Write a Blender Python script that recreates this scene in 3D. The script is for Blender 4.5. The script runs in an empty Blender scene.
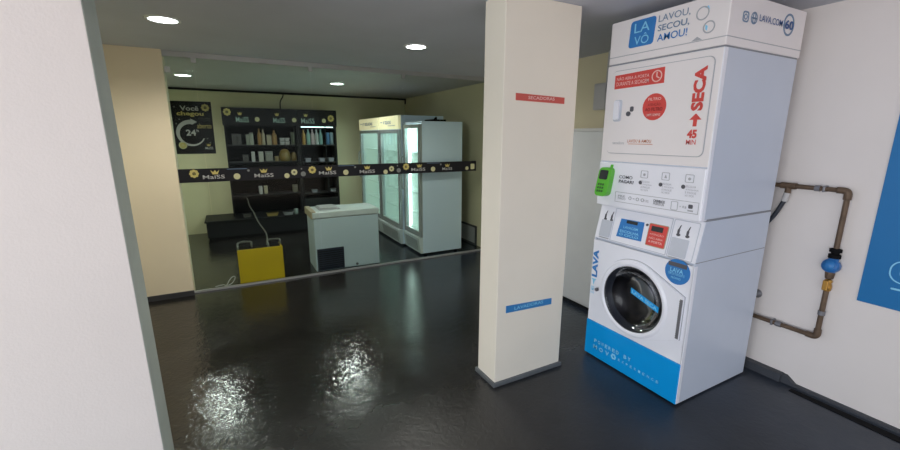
import bpy, bmesh, math, random
from mathutils import Vector, Matrix
random.seed(7)
C = bpy.context.scene.collection
PI = math.pi

# ------------------------------------------------------------------ materials
def new_mat(name):
    m = bpy.data.materials.new(name); m.use_nodes = True
    nt = m.node_tree; b = nt.nodes['Principled BSDF']
    return m, nt, b

def mat(name, col, rough=0.5, metal=0.0, emit=None, es=0.0, var=0.05, scale=6.0, bump=0.0, bscale=60.0, spec=0.5, alpha=1.0):
    m, nt, b = new_mat(name)
    tc = nt.nodes.new('ShaderNodeTexCoord')
    nz = nt.nodes.new('ShaderNodeTexNoise'); nz.inputs['Scale'].default_value = scale; nz.inputs['Detail'].default_value = 4
    nt.links.new(tc.outputs['Object'], nz.inputs['Vector'])
    rp = nt.nodes.new('ShaderNodeValToRGB')
    lo = [max(0, c * (1 - var)) for c in col]; hi = [min(1, c * (1 + var)) for c in col]
    rp.color_ramp.elements[0].position = 0.3; rp.color_ramp.elements[0].color = (*lo, 1)
    rp.color_ramp.elements[1].position = 0.7; rp.color_ramp.elements[1].color = (*hi, 1)
    nt.links.new(nz.outputs['Fac'], rp.inputs['Fac'])
    nt.links.new(rp.outputs['Color'], b.inputs['Base Color'])
    b.inputs['Roughness'].default_value = rough; b.inputs['Metallic'].default_value = metal
    b.inputs['Specular IOR Level'].default_value = spec
    if emit:
        b.inputs['Emission Color'].default_value = (*emit, 1); b.inputs['Emission Strength'].default_value = es
    if bump:
        n2 = nt.nodes.new('ShaderNodeTexNoise'); n2.inputs['Scale'].default_value = bscale; n2.inputs['Detail'].default_value = 3
        nt.links.new(tc.outputs['Object'], n2.inputs['Vector'])
        bp = nt.nodes.new('ShaderNodeBump'); bp.inputs['Strength'].default_value = bump; bp.inputs['Distance'].default_value = 0.02
        nt.links.new(n2.outputs['Fac'], bp.inputs['Height']); nt.links.new(bp.outputs['Normal'], b.inputs['Normal'])
    return m

def glass_mat(name, tint, refl=1.0, rough=0.02):
    m = bpy.data.materials.new(name); m.use_nodes = True; nt = m.node_tree; nt.nodes.clear()
    o = nt.nodes.new('ShaderNodeOutputMaterial'); mx = nt.nodes.new('ShaderNodeMixShader')
    t = nt.nodes.new('ShaderNodeBsdfTransparent'); t.inputs['Color'].default_value = (*tint, 1)
    g = nt.nodes.new('ShaderNodeBsdfGlossy'); g.inputs['Roughness'].default_value = rough
    fr = nt.nodes.new('ShaderNodeFresnel'); fr.inputs['IOR'].default_value = 1.45
    mu = nt.nodes.new('ShaderNodeMath'); mu.operation = 'MULTIPLY'; mu.inputs[1].default_value = refl
    nt.links.new(fr.outputs[0], mu.inputs[0]); nt.links.new(mu.outputs[0], mx.inputs[0])
    nt.links.new(t.outputs[0], mx.inputs[1]); nt.links.new(g.outputs[0], mx.inputs[2]); nt.links.new(mx.outputs[0], o.inputs[0])
    return m

def floor_mat():
    m, nt, b = new_mat('black_epoxy_floor')
    L = nt.links.new
    tc = nt.nodes.new('ShaderNodeTexCoord')
    def noise(s, d=5, dist=0.0):
        n = nt.nodes.new('ShaderNodeTexNoise'); n.inputs['Scale'].default_value = s; n.inputs['Detail'].default_value = d
        n.inputs['Distortion'].default_value = dist; L(tc.outputs['Object'], n.inputs['Vector']); return n
    def ramp(src, p0, c0, p1, c1):
        r = nt.nodes.new('ShaderNodeValToRGB'); e = r.color_ramp.elements
        e[0].position = p0; e[0].color = c0; e[1].position = p1; e[1].color = c1; L(src, r.inputs['Fac']); return r
    big = noise(1.3, 6, .4)
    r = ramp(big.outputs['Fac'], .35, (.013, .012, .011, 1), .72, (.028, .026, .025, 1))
    sp = noise(5.5, 3, .3)
    rr = ramp(sp.outputs['Fac'], .35, (.11, .11, .11, 1), .75, (.19, .19, .19, 1))
    # brightness put into the colour on the right; rougher toward the street
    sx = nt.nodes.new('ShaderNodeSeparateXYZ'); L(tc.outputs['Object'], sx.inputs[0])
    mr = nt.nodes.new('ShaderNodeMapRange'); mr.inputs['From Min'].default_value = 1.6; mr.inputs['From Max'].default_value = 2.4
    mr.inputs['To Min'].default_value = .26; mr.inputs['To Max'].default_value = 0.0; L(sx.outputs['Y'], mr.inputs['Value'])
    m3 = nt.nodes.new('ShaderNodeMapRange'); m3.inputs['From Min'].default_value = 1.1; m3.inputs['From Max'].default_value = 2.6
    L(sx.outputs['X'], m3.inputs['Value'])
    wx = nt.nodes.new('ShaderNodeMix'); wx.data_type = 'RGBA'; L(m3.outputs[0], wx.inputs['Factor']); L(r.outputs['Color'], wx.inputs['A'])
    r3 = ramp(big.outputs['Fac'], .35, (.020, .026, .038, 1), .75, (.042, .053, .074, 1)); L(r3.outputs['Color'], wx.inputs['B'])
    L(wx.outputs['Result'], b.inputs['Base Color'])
    ad = nt.nodes.new('ShaderNodeMath'); ad.operation = 'ADD'; L(rr.outputs['Color'], ad.inputs[0]); L(mr.outputs[0], ad.inputs[1])
    L(ad.outputs[0], b.inputs['Roughness'])
    bn = noise(19, 4, 1.5)
    bp = nt.nodes.new('ShaderNodeBump'); bp.inputs['Strength'].default_value = .13; bp.inputs['Distance'].default_value = .02
    L(bn.outputs['Fac'], bp.inputs['Height']); L(bp.outputs['Normal'], b.inputs['Normal'])
    b.inputs['Specular IOR Level'].default_value = .5
    return m

def wall_two_tone(name, near, far, y0, y1):
    m, nt, b = new_mat(name); L = nt.links.new
    tc = nt.nodes.new('ShaderNodeTexCoord'); sx = nt.nodes.new('ShaderNodeSeparateXYZ'); L(tc.outputs['Object'], sx.inputs[0])
    mr = nt.nodes.new('ShaderNodeMapRange'); mr.inputs['From Min'].default_value = y0; mr.inputs['From Max'].default_value = y1
    L(sx.outputs['Y'], mr.inputs['Value'])
    mx = nt.nodes.new('ShaderNodeMix'); mx.data_type = 'RGBA'
    mx.inputs['A'].default_value = (*near, 1); mx.inputs['B'].default_value = (*far, 1)
    L(mr.outputs[0], mx.inputs['Factor'])
    nz = nt.nodes.new('ShaderNodeTexNoise'); nz.inputs['Scale'].default_value = 2.2; nz.inputs['Detail'].default_value = 5; L(tc.outputs['Object'], nz.inputs['Vector'])
    m2 = nt.nodes.new('ShaderNodeMix'); m2.data_type = 'RGBA'; m2.blend_type = 'MULTIPLY'; m2.inputs['Factor'].default_value = .12
    L(mx.outputs['Result'], m2.inputs['A']); L(nz.outputs['Fac'], m2.inputs['B']); L(m2.outputs['Result'], b.inputs['Base Color'])
    b.inputs['Roughness'].default_value = .75
    return m

M = {}
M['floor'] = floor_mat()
M['ceil'] = mat('grey_painted_ceiling', (.56, .585, .66), .8, var=.05, scale=1.5)
M['ceil_back'] = mat('back_room_ceiling', (.60, .58, .60), .8, var=.05, scale=1.5)
M['white_wall'] = mat('white_plaster', (.80, .735, .705), .8, var=.03, scale=1.6, bump=.08, bscale=90)
M['cream'] = mat('cream_plaster', (.81, .755, .66), .7, var=.03, scale=1.5, bump=.05, bscale=90)
M['cream_far'] = mat('far_cream_plaster', (.93, .81, .60), .75, var=.04, scale=1.5)
M['right_wall'] = wall_two_tone('right_wall_paint', (.82, .765, .745), (.74, .67, .47), 1.75, 2.35)
M['yellow_wall'] = mat('yellow_green_plaster', (.74, .71, .47), .6, var=.05, scale=1.5)
M['jamb'] = mat('plaster_shade_tint', (.55, .60, .54), .8)  # white wall's end face, its green-grey shade put into the colour
M['base'] = mat('dark_skirting', (.05, .05, .055), .5)
M['kerb'] = mat('dark_kerb_paint', (.045, .05, .062), .6)
M['black'] = mat('black_plastic', (.010, .010, .012), .6, spec=.2)
M['black_wood'] = mat('black_laminate', (.009, .010, .012), .5, spec=.3)
M['soot'] = mat('matt_black', (.005, .005, .006), .8, spec=.15)
M['white'] = mat('white_enamel', (.84, .85, .93), .28, var=.01)
M['white_warm_lit'] = mat('white_enamel_warm_lit', (.84, .80, .81), .3, var=.01)  # washer's enamel again; warm light on the upper half put into the colour
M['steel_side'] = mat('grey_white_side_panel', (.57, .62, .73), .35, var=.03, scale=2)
M['seam'] = mat('panel_gap', (.26, .27, .30), .6)
M['pale_grey'] = mat('pale_grey_plastic', (.55, .58, .66), .4)
M['mid_grey'] = mat('mid_grey_metal', (.20, .20, .22), .4, metal=.3)
M['line_grey'] = mat('thin_grey_ink', (.42, .43, .47), .6)
M['dark_ink'] = mat('dark_ink', (.09, .09, .11), .6)
M['navy_ink'] = mat('navy_ink', (.03, .10, .30), .5)
M['blue_ink'] = mat('blue_ink', (.03, .20, .55), .5)
M['slate_ink'] = mat('slate_blue_ink', (.16, .25, .38), .5)
M['sky_ink'] = mat('bright_blue_vinyl', (.0, .31, .76), .35, var=.02)
M['pale_sky_ink'] = mat('pale_blue_ink', (.25, .62, .88), .5)
M['sign_blue'] = mat('blue_sign_vinyl', (.03, .20, .50), .4)
M['red'] = mat('red_vinyl', (.66, .07, .06), .45)
M['sign_red'] = mat('red_sign_vinyl', (.56, .09, .07), .45)
M['dark_red'] = mat('dark_red_ink', (.30, .02, .02), .5)
M['pink_ink'] = mat('pale_pink_ink', (.85, .55, .52), .5)
M['orange_ink'] = mat('orange_ink', (.55, .17, .06), .5)
M['white_ink'] = mat('white_ink', (.85, .85, .85), .5)
M['poster_blue'] = mat('wall_poster_blue', (.0, .155, .42), .45, var=.02)
M['chrome'] = mat('chrome', (.7, .7, .72), .2, metal=1.0)
M['drum'] = mat('drum_steel', (.17, .16, .16), .34, metal=1.0, var=.25, scale=9)
M['gasket'] = mat('rubber_gasket', (.03, .032, .04), .5)
M['porthole'] = glass_mat('porthole_glass', (.60, .63, .70), .5)
M['glass'] = glass_mat('partition_glass', (.92, .95, .92), .15)
M['fridge_glass'] = glass_mat('fridge_glass', (.90, .96, .94), .6)
M['green'] = mat('green_reader_plastic', (.12, .50, .05), .4)
M['screen'] = mat('dark_screen', (.03, .035, .04), .25)
M['key'] = mat('reader_keys', (.05, .16, .04), .5)
M['rust'] = mat('rusty_bronze_pipe', (.13, .085, .055), .55, metal=.3, var=.3, scale=14)
M['brass'] = mat('brass_valve', (.50, .27, .06), .4, metal=.7)
M['meter_blue'] = mat('meter_blue', (.015, .14, .42), .35)
M['hose'] = mat('black_rubber_hose', (.025, .03, .045), .5)
M['grey_box'] = mat('grey_plastic_box', (.52, .51, .52), .5)
M['cab'] = mat('light_grey_sheet_metal', (.70, .72, .76), .35, metal=.1, var=.02)
M['cab_rim'] = mat('pale_rim', (.70, .70, .70), .4)
M['alu'] = mat('aluminium', (.50, .50, .50), .4, metal=.6)
M['lamp'] = mat('downlight_diffuser', (.9, .9, .9), .5, emit=(.90, 1.0, .97), es=14)
M['lamp_rim'] = mat('white_trim', (.75, .77, .75), .5)
M['yellow'] = mat('yellow_plastic', (.66, .46, .0), .45, var=.04)
M['grey_bar'] = mat('grey_handle', (.13, .135, .12), .5)
M['freezer'] = mat('freezer_enamel', (.55, .66, .74), .35, var=.02)
M['freezer_lid'] = mat('freezer_lid', (.64, .70, .72), .35)
M['navy'] = mat('navy_plastic', (.012, .018, .04), .5)
M['beige'] = mat('beige_plastic', (.42, .36, .25), .5)
M['fridge'] = mat('fridge_side', (.70, .82, 1.0), .4, var=.03, scale=1.5)
M['fridge_top'] = mat('fridge_grey', (.40, .40, .42), .5)
M['fridge_frame'] = mat('fridge_door_frame', (.36, .38, .39), .35, metal=.3)
M['fridge_in'] = mat('fridge_liner_glow', (.70, .78, .76), .5, emit=(.80, 1.0, .93), es=.32)  # emission added so the liner and shelves look lit
M['fridge_lit'] = mat('fridge_light_strip', (.8, .9, .9), .5, emit=(.88, 1.0, .97), es=14)
M['header_lit'] = mat('lit_yellow_header', (.8, .75, .5), .5, emit=(1.0, .90, .58), es=.42)
M['film'] = mat('black_window_film', (.014, .014, .018), .6, spec=.2)
M['gold'] = mat('gold_ink', (.60, .50, .16), .5)
M['pale_gold'] = mat('pale_gold_ink', (.62, .60, .34), .5)
M['dim_white'] = mat('soft_white_ink', (.55, .55, .55), .5)
M['teal_ink'] = mat('pale_teal_ink', (.35, .50, .46), .5)
M['ball_grey'] = mat('grey_ink', (.22, .23, .22), .5)

# ------------------------------------------------------------------ mesh collection
class MB:
    def __init__(s): s.v = []; s.f = []; s.smooth = []; s.marks = []; s.hold = False
    def mark(s):
        if not s.hold and (not s.marks or s.marks[-1] != (len(s.v), len(s.f))): s.marks.append((len(s.v), len(s.f)))
        return s
    def add(s, vs, fs, smooth=False):
        n = len(s.v); s.v += [Vector(p) for p in vs]
        for f in fs: s.f.append([n + i for i in f]); s.smooth.append(smooth)
        return s
    def box(s, x0, x1, y0, y1, z0, z1, bev=0.0, seg=2):
        x0, x1 = min(x0, x1), max(x0, x1); y0, y1 = min(y0, y1), max(y0, y1); z0, z1 = min(z0, z1), max(z0, z1)
        if bev <= 0:
            vs = [(x, y, z) for x in (x0, x1) for y in (y0, y1) for z in (z0, z1)]
            return s.add(vs, [(0, 1, 3, 2), (4, 6, 7, 5), (0, 4, 5, 1), (2, 3, 7, 6), (0, 2, 6, 4), (1, 5, 7, 3)])
        bm = bmesh.new(); bmesh.ops.create_cube(bm, size=1)
        for v in bm.verts: v.co = Vector(((x0 + x1) / 2 + v.co.x * (x1 - x0), (y0 + y1) / 2 + v.co.y * (y1 - y0), (z0 + z1) / 2 + v.co.z * (z1 - z0)))
        bmesh.ops.bevel(bm, geom=list(bm.edges), offset=bev, segments=seg, affect='EDGES', profile=.5)
        bm.verts.index_update()
        s.add([v.co.copy() for v in bm.verts], [[v.index for v in f.verts] for f in bm.faces]); bm.free(); return s
    def prism(s, pts, ext):
        n = len(pts); pts = [Vector(p) for p in pts]; e = Vector(ext)
        return s.add(pts + [p + e for p in pts], [list(range(n)), list(range(2 * n - 1, n - 1, -1))] + [(i, (i + 1) % n, n + (i + 1) % n, n + i) for i in range(n)])
    def lathe(s, prof, o, ax=(0, 0, 1), n=24, smooth=True):
        ax = Vector(ax).normalized(); o = Vector(o)
        a = ax.orthogonal().normalized(); b = ax.cross(a)
        vs = []; fs = []
        for r, h in prof:
            for k in range(n):
                t = 2 * PI * k / n; vs.append(o + ax * h + (a * math.cos(t) + b * math.sin(t)) * max(r, 1e-5))
        for i in range(len(prof) - 1):
            for k in range(n): fs.append((i * n + k, i * n + (k + 1) % n, (i + 1) * n + (k + 1) % n, (i + 1) * n + k))
        return s.add(vs, fs, smooth)
    def cyl(s, p, q, r, n=16):
        p = Vector(p); q = Vector(q); L = (q - p).length
        return s.lathe([(0, 0), (r, 0), (r, L), (0, L)], p, q - p, n, smooth=False)
    def tube(s, pts, r, n=10, sub=8):
        pts = [Vector(p) for p in pts]
        if len(pts) > 2 and sub > 1:
            out = []
            P = [pts[0] * 2 - pts[1]] + pts + [pts[-1] * 2 - pts[-2]]
            for i in range(1, len(P) - 2):
                for k in range(sub):
                    t = k / sub; a, b, c, d = P[i - 1:i + 3]
                    out.append(.5 * (2 * b + (c - a) * t + (2 * a - 5 * b + 4 * c - d) * t * t + (3 * b - a - 3 * c + d) * t ** 3))
            pts = out + [pts[-1]]
        up = None; vs = []; fs = []
        for i, p in enumerate(pts):
            d = (pts[min(i + 1, len(pts) - 1)] - pts[max(i - 1, 0)]).normalized()
            a = d.orthogonal().normalized() if up is None else (up - d * up.dot(d)).normalized()
            up = a; b = d.cross(a)
            for k in range(n):
                t = 2 * PI * k / n; vs.append(p + (a * math.cos(t) + b * math.sin(t)) * r)
        m = len(pts)
        for i in range(m - 1):
            for k in range(n): fs.append((i * n + k, i * n + (k + 1) % n, (i + 1) * n + (k + 1) % n, (i + 1) * n + k))
        fs.append(list(range(n))); fs.append([(m - 1) * n + k for k in range(n)])
        return s.add(vs, fs, True)

ORG = {}                      # world origin of every object we make
PIECES = {'lettering', 'gold_lettering', 'fine_print', 'bubble_shine', 'bubble_ring', 'flower_emblem', 'ball_emblem', 'grey_dot', 'slogan_line', 'gold_emblem', 'levelling_foot', 'foot', 'glass_clip', 'web_icon', 'panel_outline', 'sun_flower'}
def build(name, mb, m, parent=None, bv=0.0, **tags):
    if name in PIECES and len(mb.marks) > 1 and parent is not None:       # every word, line, foot or emblem is a part of its own
        ms = mb.marks + [(len(mb.v), len(mb.f))]; last = None
        for (v0, f0), (v1, f1) in zip(ms[:-1], ms[1:]):
            if f1 == f0: continue
            p = MB(); p.v = mb.v[v0:v1]; p.f = [[i - v0 for i in f] for f in mb.f[f0:f1]]; p.smooth = mb.smooth[f0:f1]
            last = build(name, p, m, parent, **tags)
        return last
    o0 = Vector((0, 0, 0)) if parent is None else ORG[parent.name]
    if parent is None and mb.v and tags.get('kind') != 'structure':
        o0 = Vector((sum(v.x for v in mb.v) / len(mb.v), sum(v.y for v in mb.v) / len(mb.v), min(v.z for v in mb.v)))
    me = bpy.data.meshes.new(name)
    me.from_pydata([tuple(v - o0) for v in mb.v], [], mb.f); me.validate()
    if len(me.polygons) == len(mb.smooth): me.polygons.foreach_set('use_smooth', mb.smooth)
    bm = bmesh.new(); bm.from_mesh(me); bmesh.ops.recalc_face_normals(bm, faces=bm.faces); bm.to_mesh(me); bm.free()
    me.materials.append(m)
    o = bpy.data.objects.new(name, me); C.objects.link(o)
    if parent is None: o.location = o0
    else: o.parent = parent
    ORG[o.name] = o0
    for k, v in tags.items(): o[k] = v
    return o

def thing(name, label, cat, loc, group=None):
    o = bpy.data.objects.new(name, None); o.empty_display_size = .1; C.objects.link(o); o.location = loc
    o['label'] = label; o['category'] = cat
    if group: o['group'] = group
    ORG[o.name] = Vector(loc); return o

def struct(name, mb, m, parent=None):
    return build(name, mb, m, parent, **({'kind': 'structure'} if parent is None else {}))

# planes: (a, b, d) -> world; a runs along the horizontal axis of the face, b is height, d stands out from it
FX = 2.175
front = lambda a, b, d=0.0: Vector((FX - d, a, b))                    # machine front, a = y
def mside(y): return lambda a, b, d=0.0: Vector((a, y - d, b))        # faces the street, a = x
def wallx(x): return lambda a, b, d=0.0: Vector((x - d, a, b))
SL = .045                                                             # slope of the washer's control panel
slant = lambda a, b, d=0.0: Vector((FX + .004 + (b - .872) / .226 * SL - d, a, b))

def rrect(a0, b0, a1, b1, r, n=5):
    a0, a1 = min(a0, a1), max(a0, a1); b0, b1 = min(b0, b1), max(b0, b1)
    out = []
    for cx, cy, t0 in ((a1 - r, b1 - r, 0), (a0 + r, b1 - r, 90), (a0 + r, b0 + r, 180), (a1 - r, b0 + r, 270)):
        for k in range(n + 1):
            t = math.radians(t0 + 90 * k / n); out.append((cx + r * math.cos(t), cy + r * math.sin(t)))
    return out
def circ(a, b, r, n=28, ry=None): return [(a + r * math.cos(2 * PI * k / n), b + (ry or r) * math.sin(2 * PI * k / n)) for k in range(n)]
def rect(a0, b0, a1, b1): return [(a0, b0), (a1, b0), (a1, b1), (a0, b1)]
def plate(mb, pl, poly, d0, d1):
    mb.mark()
    return mb.prism([pl(a, b, d0) for a, b in poly], pl(0, 0, d1) - pl(0, 0, d0))
def band(mb, pl, outer, inner, d0, d1):
    mb.mark()
    n = len(outer)
    vs = [pl(*p, d) for d in (d0, d1) for ring in (outer, inner) for p in ring]
    fs = []
    for i in range(n):
        j = (i + 1) % n
        fs += [(i, j, n + j, n + i), (2 * n + i, 2 * n + j, 3 * n + j, 3 * n + i), (i, j, 2 * n + j, 2 * n + i), (n + i, n + j, 3 * n + j, 3 * n + i)]
    return mb.add(vs, fs)
def ringshape(mb, pl, a, b, r0, r1, d0, d1, n=28): return band(mb, pl, circ(a, b, r1, n), circ(a, b, r0, n), d0, d1)

# lettering -------------------------------------------------------------------------------------------
GL = {}
def glyphs(s, bold):
    if (s, bold) in GL: return GL[(s, bold)]
    cu = bpy.data.curves.new('txt', 'FONT'); cu.body = s; cu.size = 1; cu.offset = bold; cu.fill_mode = 'FRONT'; cu.resolution_u = 3
    ob = bpy.data.objects.new('txt', cu); C.objects.link(ob)
    dg = bpy.context.evaluated_depsgraph_get(); me = bpy.data.meshes.new_from_object(ob.evaluated_get(dg))
    vs = [v.co.copy() for v in me.vertices]; fs = [list(p.vertices) for p in me.polygons]
    bpy.data.objects.remove(ob); bpy.data.curves.remove(cu); bpy.data.meshes.remove(me)
    x0 = min(v.x for v in vs); x1 = max(v.x for v in vs); y0 = min(v.y for v in vs); y1 = max(v.y for v in vs)
    GL[(s, bold)] = ([((v.x - x0) / (x1 - x0), (v.y - y0) / (y1 - y0)) for v in vs], fs); return GL[(s, bold)]
def letters(mb, pl, s, a0, b0, a1, b1, d=.003, bold=.02, rot=False):
    mb.mark()
    vs, fs = glyphs(s, min(bold, .006) if set(s) & set('MNW') else bold)
    if rot: P = [pl(a1 + (a0 - a1) * v, b0 + (b1 - b0) * u, d) for u, v in vs]
    else: P = [pl(a0 + (a1 - a0) * u, b0 + (b1 - b0) * v, d) for u, v in vs]
    return mb.add(P, fs)

# ------------------------------------------------------------------ the setting
H = 2.285; HB = 2.245; WX = 3.05; GY = 4.60; BY = 7.5; LX = -1.25
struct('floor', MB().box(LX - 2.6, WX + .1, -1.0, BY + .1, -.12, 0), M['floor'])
struct('floor_pavement', MB().box(-9, 9, -9, -1.0, -.14, -.02), mat('pavement_concrete', (.52, .43, .37), .9))
struct('ceiling', MB().box(-.412, WX + .1, -.75, 2.0, H, H + .12).box(LX - 2.6, WX + .1, 2.0, GY + .03, H, H + .12), M['ceil'])
struct('ceiling_canopy', MB().box(LX - 2.6, -.412, -.75, 2.0, 2.50, 2.60), M['ceil'])
struct('ceiling_back', MB().box(LX - .1, WX + .1, GY + .03, BY + .1, HB, H + .12), M['ceil_back'])
struct('wall_right', MB().box(WX, WX + .1, -1.0, BY + .1, 0, H), M['right_wall'])
struct('wall_back', MB().box(LX, WX, BY, BY + .1, 0, HB), M['yellow_wall'])
struct('wall_left', MB().box(LX - .1, LX, 2.2, BY, 0, HB), M['yellow_wall'])
w = struct('wall_front', MB().prism([(-4.2, 2.0, 0), (-.391, 2.0, 0), (-.391, 2.2, 0), (-4.2, 2.2, 0)], (0, 0, .01)).prism([(-4.2, 2.0, .01), (-.391, 2.0, .01), (-.4137, 2.0, 2.5), (-4.2, 2.0, 2.5)], (0, .2, 0)), M['white_wall'])
struct('wall_jamb', MB().prism([(-.391, 2.003, 0), (-.388, 2.003, 0), (-.409, 2.003, H), (-.412, 2.003, H)], (0, .197, 0)), M['jamb'])
struct('wall_partition', MB().box(LX, -.44, 4.54, 4.72, 0, H), M['cream_far'])
struct('baseboard_partition', MB().box(LX, -.435, 4.525, 4.54, 0, .05), M['base'])
p = struct('wall_pillar', MB().box(1.34, 1.875, 1.885, 2.082, 0, H, bev=.004), M['cream'])
struct('baseboard_pillar', MB().box(1.325, 1.89, 1.87, 2.097, 0, .028, bev=.004), mat('grey_skirting', (.11, .12, .13), .5))
mb = MB()
mb.prism([(WX, .96, 0), (WX, 1.06, 0), (WX, 1.06, .052), (WX, 1.04, .052), (WX, .985, .012), (WX, .96, .012)], (-.035, 0, 0))
mb.box(WX - .05, WX, 1.06, 2.0, 0, .055); mb.box(WX - .035, WX, -1.0, .985, 0, .014)
struct('baseboard_right', mb, M['kerb'])
struct('trim_1', MB().prism([(2.985, .985, .0), (2.945, .985, .0), (2.87, -.9, .0), (2.99, -.9, .0)], (0, 0, .004)), M['soot'])
struct('trim_2', MB().box(LX, WX, BY - .03, BY, HB - .03, HB), M['black'])           # dark gap where the back wall meets the ceiling
struct('trim_3', MB().box(WX - .02, WX, BY - .05, BY - .03, HB - .10, HB), M['black'])

# glass partition: rails, panes, black film band with the shop's name
win = bpy.data.objects.new('window_1', None); C.objects.link(win); win.location = (0, GY, 0); win['kind'] = 'structure'; ORG[win.name] = Vector((0, GY, 0))
GX0, GX1 = -.44, WX
xs = [GX0, -.205, .825, 1.855, GX1]
for i in range(4):
    build('glass_pane', MB().box(xs[i] + .002, xs[i + 1] - .002, GY - .003, GY + .003, .02, 2.240), M['glass'], win)
build('top_rail', MB().box(GX0, GX1, GY - .015, GY + .015, 2.240, H), M['alu'], win)
build('bottom_rail', MB().box(GX0, GX1, GY - .012, GY + .012, 0, .018), M['alu'], win)
build('wall_rail', MB().box(GX1 - .03, GX1, GY - .012, GY + .012, .018, 2.240), M['lamp_rim'], win)
cl = MB()
for x in xs[1:4]: cl.mark().box(x - .02, x + .02, GY - .012, GY + .012, 2.20, 2.240)
cl.mark().box(-.435, -.39, GY - .014, GY + .014, 2.10, 2.15)
build('glass_clip', cl, M['alu'], win)
film = build('decal_band', MB().box(GX0, 2.86, GY - .0055, GY - .004, 1.106, 1.236), M['film'], win)
gp = mside(GY - .0055)
fw = MB(); fg = MB(); fp = MB(); fgr = MB(); fc = MB()
def flower(mb, pl, a, b, r, d=.002):
    mb.mark(); mb.hold = True
    for k in range(8):
        t = 2 * PI * k / 8; plate(mb, pl, circ(a + .68 * r * math.cos(t), b + .68 * r * math.sin(t), .34 * r, 10), d, d + .0008)
    ringshape(mb, pl, a, b, .40 * r, .75 * r, d, d + .0009)
    for k in range(4):
        t = 2 * PI * k / 4; plate(mb, pl, [(a + .30 * r * math.cos(t + q), b + .30 * r * math.sin(t + q)) for q in (-.25, 0, .25)] + [(a, b)], d, d + .0009)
    mb.hold = False
def crown(mb, pl, a, b, w, h, d=.002):
    plate(mb, pl, [(a - w / 2, b + h), (a - .3 * w, b), (a + .3 * w, b), (a + w / 2, b + h), (a + .2 * w, b + .5 * h), (a, b + h), (a - .2 * w, b + .5 * h)], d, d + .0008)
for k in range(3):
    o = -.313 + 1.09 * k
    flower(fg, gp, o, 1.178 + .012, .040)
    crown(fg, gp, o + .175, 1.178, .075, .042); letters(fw, gp, 'MaiSS', o + .068, 1.135, o + .255, 1.172, d=.002, bold=.03)
    plate(fp, gp, circ(o + .362, 1.15, .030), .002, .0028)
    plate(fgr, gp, circ(o + .36 + .11, 1.205, .012, 8), .002, .0028)
    if o < 1.5:
        crown(fg, gp, o + .61, 1.178, .075, .042); letters(fw, gp, 'MaiSS', o + .52, 1.132, o + .70, 1.170, d=.002, bold=.03)
    fc.mark().prism([gp(o + .28, 1.222, .002), gp(o + .46, 1.222, .002), gp(o + .46, 1.227, .002), gp(o + .28, 1.227, .002)], (0, -.0008, 0))
    if o < 1.5:
        plate(fp, gp, circ(o + .83, 1.138, .026), .002, .0028); flower(fp, gp, o + .905, 1.172, .032)
        plate(fgr, gp, circ(o + .995, 1.15, .026), .002, .0028)
        plate(fgr, gp, circ(o + .98, 1.205, .008, 8), .002, .0028)
letters(fw, gp, 'MaiSS', 2.36, 1.132, 2.50, 1.165, d=.002, bold=.03); crown(fg, gp, 2.43, 1.172, .07, .04)
plate(fp, gp, circ(2.72, 1.145, .024), .002, .0028); plate(fp, gp, rrect(2.775, 1.13, 2.835, 1.20, .012), .002, .0028)
build('lettering', fw, M['dim_white'], film); build('flower_emblem', fg, M['gold'], film); build('ball_emblem', fp, M['pale_gold'], film)
build('grey_dot', fgr, M['ball_grey'], film); build('slogan_line', fc, M['slate_ink'], film)

# ------------------------------------------------------------------ stacked washer and dryer
MY0, MY1, MXB = 1.225, 1.925, 2.90
mc = thing('laundry_machine', 'tall white stacked washer and dryer with blue kick panel and round door', 'washing machine', (2.5, 1.575, 0))
side = [(FX, 0.012), (MXB, 0.012), (MXB, 1.105), (FX + .050, 1.105), (FX + .005, .872), (FX, .862)]
q = MB()
for y in (MY0, MY1 - .012): q.prism([(x, y, z) for x, z in side], (0, .012, 0))
q.box(MXB - .012, MXB, MY0 + .012, MY1 - .012, .012, 1.105); q.box(FX + .05, MXB - .012, MY0 + .012, MY1 - .012, 1.093, 1.105); q.box(FX, MXB - .012, MY0 + .012, MY1 - .012, .012, .024)
q.box(FX + .012, FX + .03, MY0 + .012, MY1 - .012, .86, .88)
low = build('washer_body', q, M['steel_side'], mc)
build('panel_seam', MB().box(FX + .006, MXB - .002, MY0 - .001, MY0 + .01, .876, .880).box(FX + .05, MXB, MY0 + .002, MY1 - .002, 1.105, 1.116), M['seam'], low)
RC = (MY0 + .002, .272, MY1 - .002, .862); PC = (1.577, .545)
ang = sorted([2 * PI * k / 60 for k in range(60)] + [math.atan2(b - PC[1], a - PC[0]) % (2 * PI) for a, b in rect(*RC)])
po_ = []; pi_ = []
for t in ang:
    c_, s_ = math.cos(t), math.sin(t)
    D = min([((RC[2] if c_ > 0 else RC[0]) - PC[0]) / c_ if abs(c_) > 1e-6 else 1e9, ((RC[3] if s_ > 0 else RC[1]) - PC[1]) / s_ if abs(s_) > 1e-6 else 1e9])
    po_.append((PC[0] + D * c_, PC[1] + D * s_)); pi_.append((PC[0] + .2115 * c_, PC[1] + .2115 * s_))
ff = band(MB(), front, po_, pi_, -.002, .004)
ff.prism([slant(a, b, .001) for a, b in rect(MY0 + .002, .876, MY1 - .002, 1.103)], (-.004, 0, 0))
build('front_panel', ff, M['white'], low)
build('edge_trim', MB().box(FX - .004, FX + .022, MY0 - .004, MY0 + .004, .02, .86), M['white'], low)
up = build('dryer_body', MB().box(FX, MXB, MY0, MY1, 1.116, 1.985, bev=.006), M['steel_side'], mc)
build('front_panel', MB().box(FX - .005, FX + .012, MY0 + .002, MY1 - .002, 1.398, 1.982, bev=.003), M['white_warm_lit'], up)
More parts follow.
